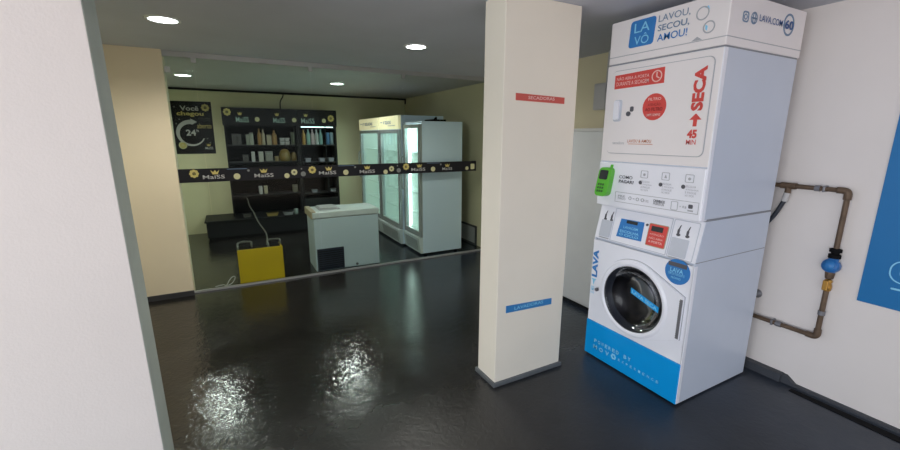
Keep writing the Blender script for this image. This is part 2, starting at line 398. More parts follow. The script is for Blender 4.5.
build('edge_trim', MB().box(FX - .004, FX + .022, MY0 - .004, MY0 + .004, 1.12, 1.98), M['white'], up)
build('panel_seam', MB().box(FX + .004, MXB - .004, MY0 + .004, MY1 - .004, 1.984, 1.992), M['seam'], up)
# header box on top
cap = build('header_box', MB().box(FX, MXB + .015, MY0, MY1, 1.992, 2.235, bev=.005), M['white_warm_lit'], mc)
build('trim_line', MB().box(FX - .0015, MXB + .0165, MY0 - .0015, MY1, 2.030, 2.034), M['line_grey'], cap)
lg = MB(); sq = [(a + (b - 2.14) * -.06, b) for a, b in rrect(1.622, 2.068, 1.785, 2.214, .018)]
logo = build('logo_tile', plate(lg, front, sq, 0, .002), M['blue_ink'], cap)
lt = MB(); letters(lt, front, 'LA', 1.755, 2.146, 1.655, 2.198, d=.003, bold=0); letters(lt, front, 'VÔ', 1.75, 2.08, 1.655, 2.138, d=.003, bold=0)
build('lettering', lt, M['pale_sky_ink'], logo)
lt = MB(); letters(lt, front, 'LAVOU,', 1.602, 2.168, 1.422, 2.208, bold=0); letters(lt, front, 'SECOU,', 1.602, 2.120, 1.422, 2.158, bold=.015)
build('lettering', lt, M['slate_ink'], cap, label='slate blue lettering')
lt = MB(); letters(lt, front, 'AMOU!', 1.600, 2.072, 1.428, 2.110, bold=.008); build('lettering', lt, M['blue_ink'], cap, label='bright blue lettering')
bb = MB(); ringshape(bb, front, 1.358, 2.162, .027, .033, 0, .002); ringshape(bb, front, 1.318, 2.09, .024, .030, 0, .002)
plate(bb, front, [(1.40, 2.028 + .008), (1.345, 2.036), (1.372, 2.054)], 0, .002)
build('bubble_ring', bb, M['line_grey'], cap)
bb = MB(); plate(bb, front, [(1.332 + x, 2.162 + y) for x, y in ((.018, .024), (0, .030), (-.008, .012), (.005, .018))], 0, .0015)
plate(bb, front, [(1.333 + x, 2.078 + y) for x, y in ((.004, .026), (-.008, .018), (-.006, -.004), (.002, .004))], 0, .0015)
build('bubble_shine', bb, M['pale_sky_ink'], cap)
sd = mside(MY0)
lt = MB(); letters(lt, sd, 'LAVA.COM', 2.435, 2.128, 2.665, 2.160, bold=.02)
build('lettering', lt, M['navy_ink'], cap)
lt = MB(); band(lt, sd, rrect(2.285, 2.108, 2.338, 2.158, .014), rrect(2.292, 2.115, 2.331, 2.151, .009), 0, .002)
lt.hold = True; ringshape(lt, sd, 2.311, 2.133, .009, .014, 0, .002); lt.hold = False; ringshape(lt, sd, 2.388, 2.136, .024, .029, 0, .002)
lt.hold = True; plate(lt, sd, rect(2.362, 2.132, 2.414, 2.139), 0, .002); band(lt, sd, circ(2.388, 2.136, .014, ry=.027), circ(2.388, 2.136, .009, ry=.022), 0, .002)
build('web_icon', lt, M['slate_ink'], cap)
lt = MB(); ringshape(lt, sd, 2.735, 2.146, .046, .056, 0, .002); build('round_badge', lt, M['slate_ink'], cap)
lt = MB(); letters(lt, sd, '60', 2.69, 2.122, 2.78, 2.168, d=.004, bold=.03); build('lettering', lt, M['navy_ink'], cap, label='badge number')
# dryer door
dd = MB(); plate(dd, front, rrect(1.262, 1.452, 1.876, 1.945, .03), .005, .014)
dr = build('dryer_door', dd, M['white_warm_lit'], mc)
dl = MB(); band(dl, front, rrect(1.258, 1.448, 1.880, 1.949, .033), rrect(1.262, 1.452, 1.876, 1.945, .03), .004, .009); build('door_gap', dl, M['line_grey'], dr)
hd = MB(); plate(hd, front, rrect(1.785, 1.645, 1.845, 1.775, .015), .014, .0155); build('handle_recess', hd, M['pale_grey'], dr)
hd = MB(); plate(hd, front, rrect(1.800, 1.655, 1.835, 1.770, .012), .0155, .030); build('door_handle', hd, M['white'], dr)
hd = MB(); plate(hd, front, circ(1.732, 1.688, .014, 12), .014, .022); plate(hd, front, rrect(1.70, 1.70, 1.725, 1.73, .008), .014, .016); build('lock', hd, M['dark_ink'], dr)
st = MB(); plate(st, front, [(1.853, 1.840), (1.853, 1.920), (1.523, 1.930), (1.520, 1.845)], .014, .0155); s1 = build('red_sticker', st, M['red'], dr)
lt = MB()
for a, b, t in ((1.838, 1.888, 'NÃO ABRA A PORTA'), (1.838, 1.857, 'DURANTE A SECAGEM')): letters(lt, front, t, a, b, 1.615, b + .022, d=.017, bold=.01)
ringshape(lt, front, 1.567, 1.886, .026, .032, .0155, .017); lt.hold = True; plate(lt, front, rect(1.564, 1.884, 1.571, 1.908), .0155, .017); plate(lt, front, [(1.571, 1.882), (1.552, 1.872), (1.549, 1.877), (1.568, 1.888)], .0155, .017)
build('lettering', lt, M['pink_ink'], s1)
st = MB(); plate(st, front, circ(1.565, 1.719, .074, 36), .014, .0155); s2 = build('red_roundel', st, M['red'], dr)
lt = MB(); letters(lt, front, 'FILTRO', 1.605, 1.755, 1.525, 1.770, d=.017, bold=.01); letters(lt, front, 'LIMPE SEMPRE', 1.61, 1.668, 1.52, 1.682, d=.017, bold=.01); build('lettering', lt, M['pink_ink'], s2)
lt = MB(); letters(lt, front, 'ATENÇÃO', 1.605, 1.722, 1.525, 1.742, d=.017, bold=.03); letters(lt, front, 'AO FILTRO', 1.62, 1.696, 1.51, 1.716, d=.017, bold=.03); build('lettering', lt, M['dark_red'], s2, label='dark red lettering')
lt = MB(); letters(lt, front, 'SECA', 1.350, 1.685, 1.287, 1.905, d=.016, bold=.05, rot=True)
plate(lt, front, [(1.318, 1.672), (1.350, 1.640), (1.328, 1.640), (1.328, 1.606), (1.308, 1.606), (1.308, 1.640), (1.286, 1.640)], .014, .016)
letters(lt, front, '45', 1.352, 1.545, 1.300, 1.590, d=.016, bold=.05); letters(lt, front, 'MIN', 1.352, 1.512, 1.300, 1.538, d=.016, bold=.04)
build('lettering', lt, M['red'], dr)
lt = MB(); letters(lt, front, 'LAVOU & AMOU', 1.72, 1.518, 1.56, 1.536, d=.016, bold=.02); plate(lt, front, rect(1.715, 1.508, 1.55, 1.511), .014, .015); build('lettering', lt, M['orange_ink'], dr, label='small orange lettering')
lt = MB(); letters(lt, front, 'secadora', 1.83, 1.506, 1.745, 1.524, d=.016, bold=0); build('lettering', lt, M['line_grey'], dr, label='small grey lettering')
# price panel with payment instructions
pp = build('price_panel', MB().box(FX - .012, FX + .06, MY0 + .002, MY1 - .002, 1.108, 1.392, bev=.006), M['white'], mc)
fp_ = lambda a, b, d=0.0: front(a, b, d + .012)
lt = MB(); letters(lt, fp_, 'COMO', 1.757, 1.296, 1.66, 1.316, bold=.03); letters(lt, fp_, 'PAGAR?', 1.757, 1.268, 1.648, 1.288, bold=.03)
for a, b in ((1.604, 1.284), (1.472, 1.285), (1.338, 1.287)): plate(lt, fp_, circ(a, b, .0115, 14), 0, .002)
letters(lt, fp_, 'CASHBACK', 1.505, 1.180, 1.43, 1.196, bold=.03); letters(lt, fp_, 'PONTOS', 1.503, 1.164, 1.435, 1.178, bold=.03)
plate(lt, fp_, rrect(1.296, 1.174, 1.272, 1.196, .006), 0, .002)
build('lettering', lt, M['dark_ink'], pp)
lt = MB()
for i, a in enumerate((1.582, 1.446, 1.308)):
    b = 1.312
    band(lt, fp_, rrect(a - .024, b, a + .024, b + .044, .006), rrect(a - .021, b + .003, a + .021, b + .041, .004), 0, .002)
    plate(lt, fp_, ((a - .008, b + .012), (a + .008, b + .012), (a, b + .032)) if i == 1 else circ(a, b + .02, .008, 10), 0, .002)
    for k, (t, e) in enumerate((('ESCOLHA', .055), ('A MÁQUINA', .07), ('E PAGUE', .06), ('NO VISOR', .05))): letters(lt, fp_, t, a + .014, 1.286 - k * .0165, a + .014 - e, 1.297 - k * .0165, bold=.0)
band(lt, fp_, [(1.776, 1.145), (1.240, 1.148), (1.240, 1.212), (1.776, 1.210)], [(1.773, 1.148), (1.243, 1.151), (1.243, 1.209), (1.773, 1.207)], 0, .0015)
letters(lt, fp_, 'PRÉ', 1.752, 1.180, 1.70, 1.194, bold=.02); letters(lt, fp_, 'PAGO', 1.752, 1.163, 1.695, 1.177, bold=.02)
for k, a in enumerate((1.665, 1.612, 1.578)): ringshape(lt, fp_, a, 1.180, .007, .011, 0, .002, 12)
plate(lt, fp_, rect(1.645, 1.178, 1.632, 1.182), 0, .002)
letters(lt, fp_, '+ 10 %', 1.565, 1.170, 1.535, 1.186, bold=.02)
band(lt, fp_, rrect(1.355, 1.152, 1.395, 1.202, .006), rrect(1.358, 1.155, 1.392, 1.199, .004), 0, .002)
letters(lt, fp_, '+ R$', 1.345, 1.17, 1.305, 1.184, bold=.02); plate(lt, fp_, rect(1.298, 1.158, 1.268, 1.166), 0, .002)
build('fine_print', lt, M['line_grey'], pp)
# green card reader
gx = lambda a, b, d=0.0: Vector((FX - .012 - d + (b - 1.17) * .06, a - .048 + (b - 1.265) * -.13, b))
g = MB(); plate(g, gx, rrect(1.852, 1.172, 1.948, 1.358, .028), 0, .045); plate(g, gx, rrect(1.872, 1.352, 1.888, 1.378, .004), .0, .02)
rd = build('card_reader', g, M['green'], mc, label='green card reader')
g = MB(); plate(g, gx, rrect(1.872, 1.282, 1.936, 1.342, .010), .045, .048); build('screen', g, M['screen'], rd)
g = MB()
for i in range(3):
    for j in range(3): plate(g, gx, rrect(1.884 + i * .018, 1.198 + j * .022, 1.896 + i * .018, 1.212 + j * .022, .004), .045, .049)
build('keypad', g, M['key'], rd)
# washer control panel
cp = MB(); band(cp, slant, rect(1.402, .880, 1.800, 1.094), rect(1.406, .884, 1.796, 1.090), .005, .0075); band(cp, slant, rrect(1.245, .878, 1.395, 1.094, .008), rrect(1.249, .882, 1.391, 1.090, .006), .005, .0075)
build('panel_outline', cp, M['pale_grey'], low)
for a0, a1, b0, b1 in ((1.806, 1.892, .895, 1.005), (1.285, 1.385, .888, .992)):
    q = MB(); plate(q, slant, rrect(a0, b0, a1, b1, .006), .005, .010); dz = build('soap_window', q, M['pale_grey'], low)
    q = MB(); plate(q, slant, rect(a0 + .004, b0 - .010, a1 - .004, b0 - .005), .005, .011); build('soap_lip', q, M['line_grey'], dz)
for a in (1.872, 1.822, 1.358, 1.305):
    q = MB(); plate(q, slant, rrect(a - .007, 1.016, a + .006, 1.042, .005), .005, .007); plate(q, slant, circ(a - .003, 1.010, .012, 10, ry=.008), .005, .007)
    plate(q, slant, [(a + .003, 1.04), (a - .005, 1.04), (a - .010, 1.066), (a - .006, 1.066)], .005, .007)
    build('hand_mark', q, M['dark_ink'], low)
q = MB(); plate(q, slant, [(1.755, .918), (1.572, .922), (1.578, 1.038), (1.745, 1.034)], .005, .008); bs = build('blue_sticker', q, M['blue_ink'], low)
q = MB(); plate(q, slant, rect(1.70, 1.012, 1.62, 1.032), .008, .009); build('display', q, M['screen'], bs)
q = MB(); letters(q, slant, 'LAVAGEM', 1.715, .978, 1.61, .994, d=.009, bold=.02); letters(q, slant, 'ESCOLHA', 1.735, .950, 1.595, .966, d=.009, bold=.02); letters(q, slant, 'O CICLO', 1.735, .930, 1.595, .945, d=.009, bold=.02); build('lettering', q, M['pale_sky_ink'], bs)
q = MB(); plate(q, slant, rrect(1.420, .914, 1.538, 1.040, .006), .005, .008); rs = build('red_sticker', q, M['red'], low)
q = MB(); band(q, slant, rrect(1.416, .910, 1.542, 1.044, .008), rrect(1.420, .914, 1.538, 1.040, .006), .005, .0078); build('sticker_border', q, M['beige'], rs)
q = MB(); plate(q, slant, rect(1.522, 1.000, 1.448, 1.030), .008, .010); build('display', q, M['screen'], rs)
q = MB()
for k, t in enumerate(('ATENÇÃO', 'NÃO ABRA', 'A PORTA')): letters(q, slant, t, 1.525, .975 - k * .022, 1.435, .989 - k * .022, d=.009, bold=.02)
build('lettering', q, M['pink_ink'], rs)
q = MB(); plate(q, slant, circ(1.556, 1.028, .008, 10), .005, .010); build('button', q, M['dark_ink'], low)
# washer door: round porthole grown out to a straight hinge side
c0 = (1.577, .545); R1 = .254
def hull():
    ev = []
    for (px, pz), sgn in (((1.252, .675), 1), ((1.252, .415), -1)):
        dx, dz = px - c0[0], pz - c0[1]; D = math.hypot(dx, dz); base = math.atan2(dz, dx); al = math.acos(R1 / D)
        ev.append(base - sgn * al)
    t0 = ev[0] % (2 * PI); t1 = ev[1] % (2 * PI)
    pts = [(c0[0] + R1 * math.cos(t0 + (t1 - t0) * k / 40), c0[1] + R1 * math.sin(t0 + (t1 - t0) * k / 40)) for k in range(41)]
    return pts, t0, t1
HP, t0, t1 = hull()
# make sure the arc goes round the far (left) side of the circle
if min(p[0] for p in HP) < c0[0] - R1 * .99:
    t1 -= 2 * PI if t1 > t0 else -2 * PI
    HP = [(c0[0] + R1 * math.cos(t0 + (t1 - t0) * k / 40), c0[1] + R1 * math.sin(t0 + (t1 - t0) * k / 40)) for k in range(41)]
def seg_(p, q, n): return [(p[0] + (q[0] - p[0]) * k / n, p[1] + (q[1] - p[1]) * k / n) for k in range(1, n)]
ends = [(1.252, .415), (1.252, .675)]
if abs(HP[-1][1] - ends[0][1]) > abs(HP[-1][1] - ends[1][1]): ends.reverse()
outer = HP + seg_(HP[-1], ends[0], 10) + [ends[0]] + seg_(ends[0], ends[1], 12) + [ends[1]] + seg_(ends[1], HP[0], 10)
# door skin with a round opening: matching rings
RO = .212
inner = []
for a, b in outer:
    t = math.atan2(b - c0[1], a - c0[0]); inner.append((c0[0] + RO * math.cos(t), c0[1] + RO * math.sin(t)))
dm = MB(); band(dm, front, outer, inner, .004, .020)
wd = build('washer_door', dm, M['white'], mc)
n_ = [(c0[0] + (a - c0[0]) * 1.012, c0[1] + (b - c0[1]) * 1.012) for a, b in outer]
q = MB(); band(q, front, n_, outer, .003, .008); build('door_gap', q, M['line_grey'], wd)
q = MB(); q.lathe([(.211, .020), (.222, .030), (.236, .030), (.245, .020)], (FX, c0[0], c0[1]), (-1, 0, 0), 48); build('door_ring', q, M['white'], wd)
q = MB(); q.lathe([(.2125, .022), (.206, .012), (.196, -.03), (.188, -.03)], (FX, c0[0], c0[1]), (-1, 0, 0), 48); build('door_seal', q, M['gasket'], wd)
q = MB(); q.lathe([(.208, .016), (.200, .012), (.185, -.012), (.160, -.04), (.10, -.062), (.001, -.068)], (FX, c0[0], c0[1]), (-1, 0, 0), 48); gl = build('porthole_glass', q, M['porthole'], wd)
q = MB(); q.lathe([(.209, .0), (.207, -.09), (.214, -.10), (.214, -.40), (.12, -.42), (.06, -.40), (.001, -.40)], (FX, c0[0], c0[1]), (-1, 0, 0), 48)
for k in range(3):
    t = .5 + 2 * PI * k / 3
    q.prism([(FX + .12, c0[0] + r * math.cos(t + e), c0[1] + r * math.sin(t + e)) for r, e in ((.212, -.14), (.15, -.06), (.15, .06), (.212, .14))], (.26, 0, 0))
build('drum', q, M['drum'], mc)
bar = lambda a, b, d=0.0: Vector((FX + .015 - d, a, b))
q = MB(); plate(q, bar, [(1.580, .590), (1.580, .626), (1.385, .566), (1.385, .530)], .040, .042); ds = build('blue_strip', q, M['sky_ink'], wd)
def barp(a, b, d=0.0): return bar(a, b + (1.58 - a) * -.31, d)
q = MB(); letters(q, barp, 'LAVA SECA', 1.570, .597, 1.395, .619, d=.043, bold=.02); build('lettering', q, M['pale_sky_ink'], ds)
q = MB(); plate(q, front, rect(1.268, .422, 1.252, .660), .020, .023)
for k in range(18): plate(q, front, rect(1.269, .426 + k * .013, 1.251, .430 + k * .013), .023, .025)
build('door_hinge', q, M['mid_grey'], wd)
q = MB(); q.lathe([(0, .020), (.012, .020), (.012, .034), (0, .036)], (FX, 1.846, .520), (-1, 0, 0), 14); build('door_knob', q, M['dark_ink'], wd)
q = MB(); plate(q, front, circ(1.314, .806, .074, 36), .004, .006)
# roundel straddles the slanted panel's foot, so it is a flat disc stood just off the panel
rb = build('blue_roundel', q, M['blue_ink'], low)
q = MB(); plate(q, front, rect(1.37, .834, 1.262, .858), .006, .008); build('dark_band', q, M['dark_ink'], rb)
q = MB(); letters(q, front, 'LAVA', 1.355, .800, 1.278, .826, d=.009, bold=.03); letters(q, front, 'SEM DETERGENTE', 1.365, .784, 1.268, .798, d=.009, bold=.01); letters(q, front, 'PRÓPRIO', 1.345, .762, 1.288, .777, d=.009, bold=.01); build('lettering', q, M['pale_sky_ink'], rb)
q = MB(); letters(q, front, 'LAVA', 1.918, .595, 1.872, .792, d=.006, bold=.05, rot=True)
build('lettering', q, M['blue_ink'], low)
q = MB(); letters(q, front, '35 MIN', 1.918, .470, 1.886, .525, d=.006, bold=.03, rot=True)
plate(q, front, [(1.915, .572), (1.915, .580), (1.88, .580), (1.88, .572), (1.888, .572), (1.898, .535), (1.908, .572)], .004, .006); build('lettering', q, M['pale_sky_ink'], low, label='pale blue lettering')
# blue kick panel
kp = build('kick_panel', MB().box(FX - .008, FX + .01, MY0, MY1 + .003, .012, .270, bev=.004), M['sky_ink'], mc, label='bright blue kick panel')
fk = lambda a, b, d=0.0: front(a, b, d + .008)
q = MB(); a = 1.842; q.mark(); q.hold = True
for k, ch in enumerate('POWERED BY'):
    if ch != ' ': letters(q, fk, ch, a, .124, a - .021, .150, bold=.03)
    a -= .031
a = 1.846; q.hold = False; q.mark(); q.hold = True
for ch in 'MOV': letters(q, fk, ch, a, .076, a - .032, .106, bold=.03); a -= .052
ringshape(q, fk, a - .016, .092, .008, .019, 0, .002, 16)
for k in range(6): plate(q, fk, circ(a - .016 + .017 * math.cos(k), .092 + .017 * math.sin(k), .005, 8), 0, .0022)
a -= .056; q.hold = False; q.mark(); q.hold = True
for ch in 'EXPERIENCE': letters(q, fk, ch, a, .084, a - .014, .101, bold=.01); a -= .031
build('lettering', q, M['pale_sky_ink'], kp)
q = MB()
for x in (FX + .05, MXB - .06):
    for y in (MY0 + .05, MY1 - .05): q.mark().lathe([(0, 0), (.025, 0), (.025, .014), (0, .014)], (x, y, 0), n=14)
build('levelling_foot', q, M['black'], mc)

# ------------------------------------------------------------------ signs, posters, pipes on the near walls
pf = mside(1.885)
for nm, poly, m_, txt, tb, im, lab in (('red', [(1.423, 1.747), (1.778, 1.740), (1.778, 1.776), (1.423, 1.785)], M['sign_red'], 'SECADORAS', (1.507, 1.756, 1.70, 1.773), M['pink_ink'], 'red strip sign high on the square pillar'),
                                       ('blue', [(1.408, .487), (1.772, .474), (1.772, .516), (1.408, .533)], M['sign_blue'], 'LAVADORAS', (1.47, .496, 1.70, .517), M['pale_sky_ink'], 'blue strip sign low on the square pillar')):
    q = MB(); plate(q, pf, poly, 0, .004); s_ = build('strip_sign', q, m_, None, label=lab, category='sign', group='strip signs on the pillar')
    q = MB(); letters(q, pf, txt, tb[0], tb[1], tb[2], tb[3], d=.0055, bold=.01); build('lettering', q, im, s_)

rw = wallx(WX)
q = MB(); plate(q, rw, rect(.803, .655, -.75, 1.78), 0, .006)
ps = build('wall_poster', q, M['poster_blue'], None, label='large blue poster with a pale line icon on the wall beyond the water pipe', category='poster')
q = MB()
band(q, rw, rrect(.705, .800, .46, .925, .055, 8), rrect(.699, .806, .466, .919, .050, 8), .006, .0075)
band(q, rw, rrect(.665, .835, .50, .89, .02), rrect(.660, .840, .505, .885, .016), .006, .0075)
plate(q, rw, rrect(.685, .762, .55, .772, .004), .006, .0075)
build('line_icon', q, M['pale_sky_ink'], ps)

pw = WX - .035
pipe = thing('water_pipe', 'rusty brown water pipe loop fixed to the wall behind the washing machine', 'pipe', (pw, 1.1, .37))
R_ = .0135
seg = MB(); seg.cyl((pw, 1.62, 1.262), (pw, .94, 1.262), R_); build('upper_pipe', seg, M['rust'], pipe)
build('riser_pipe', MB().cyl((pw, .925, 1.247), (pw, .925, .925), R_), M['rust'], pipe); build('riser_pipe', MB().cyl((pw, .93, .72), (pw, .93, .39), R_), M['rust'], pipe)
seg = MB(); seg.cyl((pw, .945, .377), (pw, 1.62, .377), R_); build('lower_pipe', seg, M['rust'], pipe)
for y, z in ((.925, 1.262), (.93, .377)):
    e = MB(); s1_ = -1 if z > 1 else 1
    e.tube([(pw, y + .05, z), (pw, y + .02, z), (pw, y + .006, z + s1_ * .006), (pw, y, z + s1_ * .02), (pw, y, z + s1_ * .05)], .0185, 12, 4); build('elbow', e, M['rust'], pipe)
e = MB(); e.cyl((pw, 1.245, 1.262), (pw, 1.165, 1.262), .019); e.cyl((pw, 1.205, 1.262), (pw, 1.205, 1.215), .016); build('tee', e, M['rust'], pipe)
for p0, p1 in (((pw, 1.05, 1.262), (pw, 1.075, 1.262)), ((pw, 1.11, .377), (pw, 1.14, .377)), ((pw, .93, .52), (pw, .93, .545))): build('pipe_coupling', MB().cyl(p0, p1, .018), M['mid_grey'], pipe)
for y, z in ((1.03, 1.262), (1.16, .377)): build('pipe_clip', MB().box(pw - .018, WX - .001, y - .006, y + .006, z - .018, z + .018, bev=.003), M['mid_grey'], pipe)
mt = build('water_meter', MB().lathe([(0, -.026), (.034, -.026), (.040, -.018), (.040, .020), (.034, .028), (0, .032)], (pw - .012, .928, .828), (-1, 0, .25), 24), M['meter_blue'], pipe, label='blue water meter')
build('meter_lid', MB().lathe([(0, .030), (.027, .030), (.027, .037), (0, .039)], (pw - .012, .928, .828), (-1, 0, .25), 20), mat('meter_dial_blue', (.03, .19, .50), .4), mt)
build('meter_spout', MB().cyl((pw, .93, .79), (pw, .926, .875), .024), M['meter_blue'], mt)
build('meter_union', MB().lathe([(.015, 0), (.030, .002), (.030, .022), (.020, .026), (.020, .035), (.030, .038), (.030, .055), (.015, .06)], (pw, .926, .872), (0, 0, 1), 8, smooth=False), M['soot'], pipe)
build('meter_union', MB().lathe([(.015, 0), (.020, .002), (.024, .03), (.024, .05), (.015, .055)], (pw, .93, .748), (0, 0, 1), 8, smooth=False), M['rust'], pipe)
bv_ = build('ball_valve', MB().lathe([(.014, 0), (.02, .005), (.022, .03), (.016, .05), (.022, .06), (.014, .07)], (pw, .93, .672), (0, 0, 1), 10), M['brass'], pipe, label='brass ball valve')
build('valve_handle', MB().box(pw - .035, pw - .018, .918, .944, .68, .74, bev=.004), M['brass'], bv_)
hs = thing('water_hose', 'black hose hanging from the upper pipe down behind the machine', 'hose', (pw, 1.25, .95))
build('hose', MB().tube([(pw - .005, 1.205, 1.205), (pw - .008, 1.215, 1.16), (pw - .01, 1.26, 1.05), (pw - .015, 1.33, .96), (pw - .015, 1.46, .88), (pw - .015, 1.55, .85)], .0125, 10, 8), M['hose'], hs)
e = MB(); e.cyl((pw - .004, 1.205, 1.218), (pw - .007, 1.212, 1.165), .0165); build('hose_fitting', e, M['grey_box'], hs)
tp = thing('wall_tap', 'small dark wall tap low behind the machine back edge', 'tap', (WX, 1.30, .52))
build('tap_body', MB().lathe([(0, 0), (.03, 0), (.03, .008), (.016, .012), (.016, .075), (.022, .078), (.022, .10), (0, .102)], (WX, 1.285, .525), (-1, 0, 0), 14), M['mid_grey'], tp)
build('tap_spout', MB().tube([(WX - .06, 1.285, .525), (WX - .065, 1.31, .522), (WX - .068, 1.34, .505), (WX - .068, 1.35, .47)], .013, 10, 4), M['mid_grey'], tp)
eb = thing('breaker_box', 'small grey electrical box on the wall above the grey cabinet', 'electrical box', (WX, 2.74, 1.80))
bx_ = build('box_body', MB().box(WX - .07, WX, 2.63, 2.785, 1.79, 2.02, bev=.008), M['grey_box'], eb)
build('box_lid', MB().box(WX - .078, WX - .07, 2.645, 2.77, 1.805, 2.005, bev=.003), M['grey_box'], eb)
build('conduit', MB().cyl((WX - .016, 2.69, 2.02), (WX - .016, 2.69, H), .009), M['grey_box'], eb)

cb = thing('metal_cabinet', 'tall light grey metal cabinet between the pillar and the machine', 'cabinet', (2.88, 2.6, 0))
build('carcass', MB().box(2.728, 3.04, 2.10, 3.12, .035, 1.60, bev=.006), M['cab'], cb)
build('plinth', MB().box(2.76, 3.03, 2.12, 3.10, 0, .035), M['black'], cb)  # black strip stands in for the shadow under the cabinet
build('top_rim', MB().box(2.715, 3.045, 2.09, 3.13, 1.595, 1.622, bev=.004), M['cab_rim'], cb)
for y0, y1 in ((2.112, 3.108),):
    dn = build('door', MB().box(2.720, 2.728, y0, y1, .05, 1.588, bev=.002), M['cab'], cb)
    build('lock', MB().lathe([(0, 0), (.010, 0), (.010, .008), (0, .009)], (2.720, 2.755, 1.568), (-1, 0, 0), 12), M['black'], dn)

# ------------------------------------------------------------------ ceiling lights
for x, y, lab in ((-0.292, 3.392, 'round white ceiling downlight in front of the glass, before the cream wall end'), (1.465, 3.334, 'round white ceiling downlight in the front room nearest the square pillar'),
                  (-0.387, 5.934, 'round white ceiling downlight behind the glass above the poster'), (1.384, 5.821, 'round white ceiling downlight behind the glass between shelves and fridges')):
    zc = H if y < GY else HB
    t = thing('downlight', lab, 'ceiling light', (x, y, zc - .02), 'ceiling downlights')
    build('trim_ring', MB().lathe([(.082, 0), (.082, -.008), (.100, -.008), (.104, 0)], (x, y, zc), n=32), M['lamp_rim'], t)
    build('diffuser', MB().lathe([(.083, -.0005), (.083, -.006), (.05, -.0075), (.001, -.008)], (x, y, zc), n=32), M['lamp'], t)
    L = bpy.data.lights.new('downlight_lamp', 'SPOT'); L.energy = 58 if y > GY else 68; L.spot_size = math.radians(165); L.spot_blend = .6; L.shadow_soft_size = .08; L.color = (.95, 1.0, .96) if y > GY else (1.0, .96, .88)
    lo = bpy.data.objects.new('downlight_lamp', L); C.objects.link(lo); lo.parent = t; lo.location = (0, 0, .005)

# ------------------------------------------------------------------ back room behind the glass
# poster on the back wall
bwp = mside(BY)
po = thing('shop_poster', 'black poster with a 24h clock arrow on the yellow green back wall', 'poster', (-.43, BY, 1.27))
q = MB(); plate(q, bwp, [(-.700, 1.27), (-.178, 1.27), (-.172, 2.055), (-.712, 2.05)], 0, .006); build('sheet', q, M['film'], po)
q = MB(); letters(q, bwp, 'Você', -.585, 1.915, -.345, 1.985, d=.008, bold=.02); letters(q, bwp, '24', -.545, 1.545, -.415, 1.635, d=.008, bold=.03); letters(q, bwp, 'h', -.405, 1.60, -.375, 1.64, d=.008, bold=.02)
q.mark(); q.hold = True
A = [math.radians(a) for a in range(84, 345, 12)]
ca, cb_, ra = (-.475, 1.575, .175)
for i in range(len(A) - 1):
    w0 = .026 * (1 - i / len(A)) + .006; w1 = .026 * (1 - (i + 1) / len(A)) + .006
    q.prism([bwp(ca + (ra + s_ * w_) * math.cos(t_), cb_ + (ra + s_ * w_) * math.sin(t_), .007) for t_, w_, s_ in ((A[i], w0, 1), (A[i], w0, -1), (A[i + 1], w1, -1), (A[i + 1], w1, 1))], (0, -.001, 0))
q.prism([bwp(a, b, .007) for a, b in ((-.47, 1.80), (-.385, 1.752), (-.46, 1.705))], (0, -.001, 0))
q.hold = False; letters(q, bwp, 'MaiSS', -.315, 1.335, -.21, 1.375, d=.008, bold=.03)
build('lettering', q, M['dim_white'], po)
q = MB(); letters(q, bwp, 'chegou', -.635, 1.825, -.285, 1.905, d=.008, bold=.03); letters(q, bwp, 'aberto', -.39, 1.655, -.20, 1.73, d=.008, bold=0)
crown(q, bwp, -.265, 1.385, .06, .04, .007); flower(q, bwp, -.255, 1.965, .055, .007)
build('gold_lettering', q, M['gold'], po)
q = MB(); plate(q, bwp, circ(-.605, 1.40, .055), .007, .008); build('sun_disc', q, M['pale_gold'], po)
q = MB(); flower(q, bwp, -.605, 1.40, .042, .0085); build('sun_flower', q, M['gold'], po)
q = MB()
for a, b, e in ((-.36, 1.80, .16), (-.33, 1.775, .12)): letters(q, bwp, 'praticidade', a, b, a + e, b + .014, d=.008, bold=0)
for a, b in ((-.655, 1.965), (-.61, 1.785), (-.655, 1.72), (-.27, 1.50), (-.24, 1.44)): plate(q, bwp, circ(a, b, .010, 8), .007, .008)
build('fine_print', q, M['ball_grey'], po)

def emblems(pl, x0, x1, z0, z1, parent, names, flowers, balls):
    h_ = z1 - z0; q = MB(); g = MB(); b_ = MB()
    for a0, a1 in names:
        letters(q, pl, 'MaiSS', a0, z0 + .18 * h_, a1, z0 + .48 * h_, d=.004, bold=.02); crown(g, pl, (a0 + a1) / 2 - .03, z0 + .58 * h_, .07, .05, .003)
    for a in flowers: flower(g, pl, a[0], a[1], .055, .003)
    for a in balls: plate(b_, pl, circ(a, z0 + .36 * h_, .035), .003, .004)
    build('lettering', q, M['teal_ink'], parent); build('gold_emblem', g, M['gold'], parent); build('ball_emblem', b_, M['pale_gold'], parent)

# low deck + black gondola shelf + drinks cooler
dk = thing('low_counter', 'long low black counter in front of the black shelves', 'counter', (.25, 7.1, 0))
build('top', MB().box(-.42, 1.03, 6.88, 7.49, .27, .295, bev=.004), M['black_wood'], dk)
build('body', MB().box(-.40, 1.03, 6.90, 7.48, .04, .27), M['black_wood'], dk)
build('plinth', MB().box(-.38, 1.03, 6.94, 7.48, 0, .04), M['soot'], dk)
SY0, SY1 = 7.16, 7.48
sh = thing('shelf_unit', 'black shop shelving unit standing on the low counter beneath a sign', 'shelf', (.55, 7.3, .295))
build('back_panel', MB().box(-.03, 1.08, 7.46, 7.48, .295, 1.95), M['soot'], sh)
for x in (-.03, 1.055): build('side_panel', MB().box(x, x + .025, SY0, 7.46, .295, 1.95), M['black'], sh)
SHZ = (.62, .88, 1.14, 1.405)
for z in SHZ: build('shelf_board', MB().box(-.005, 1.055, SY0 + .01, 7.46, z - .018, z), M['black_wood'], sh)
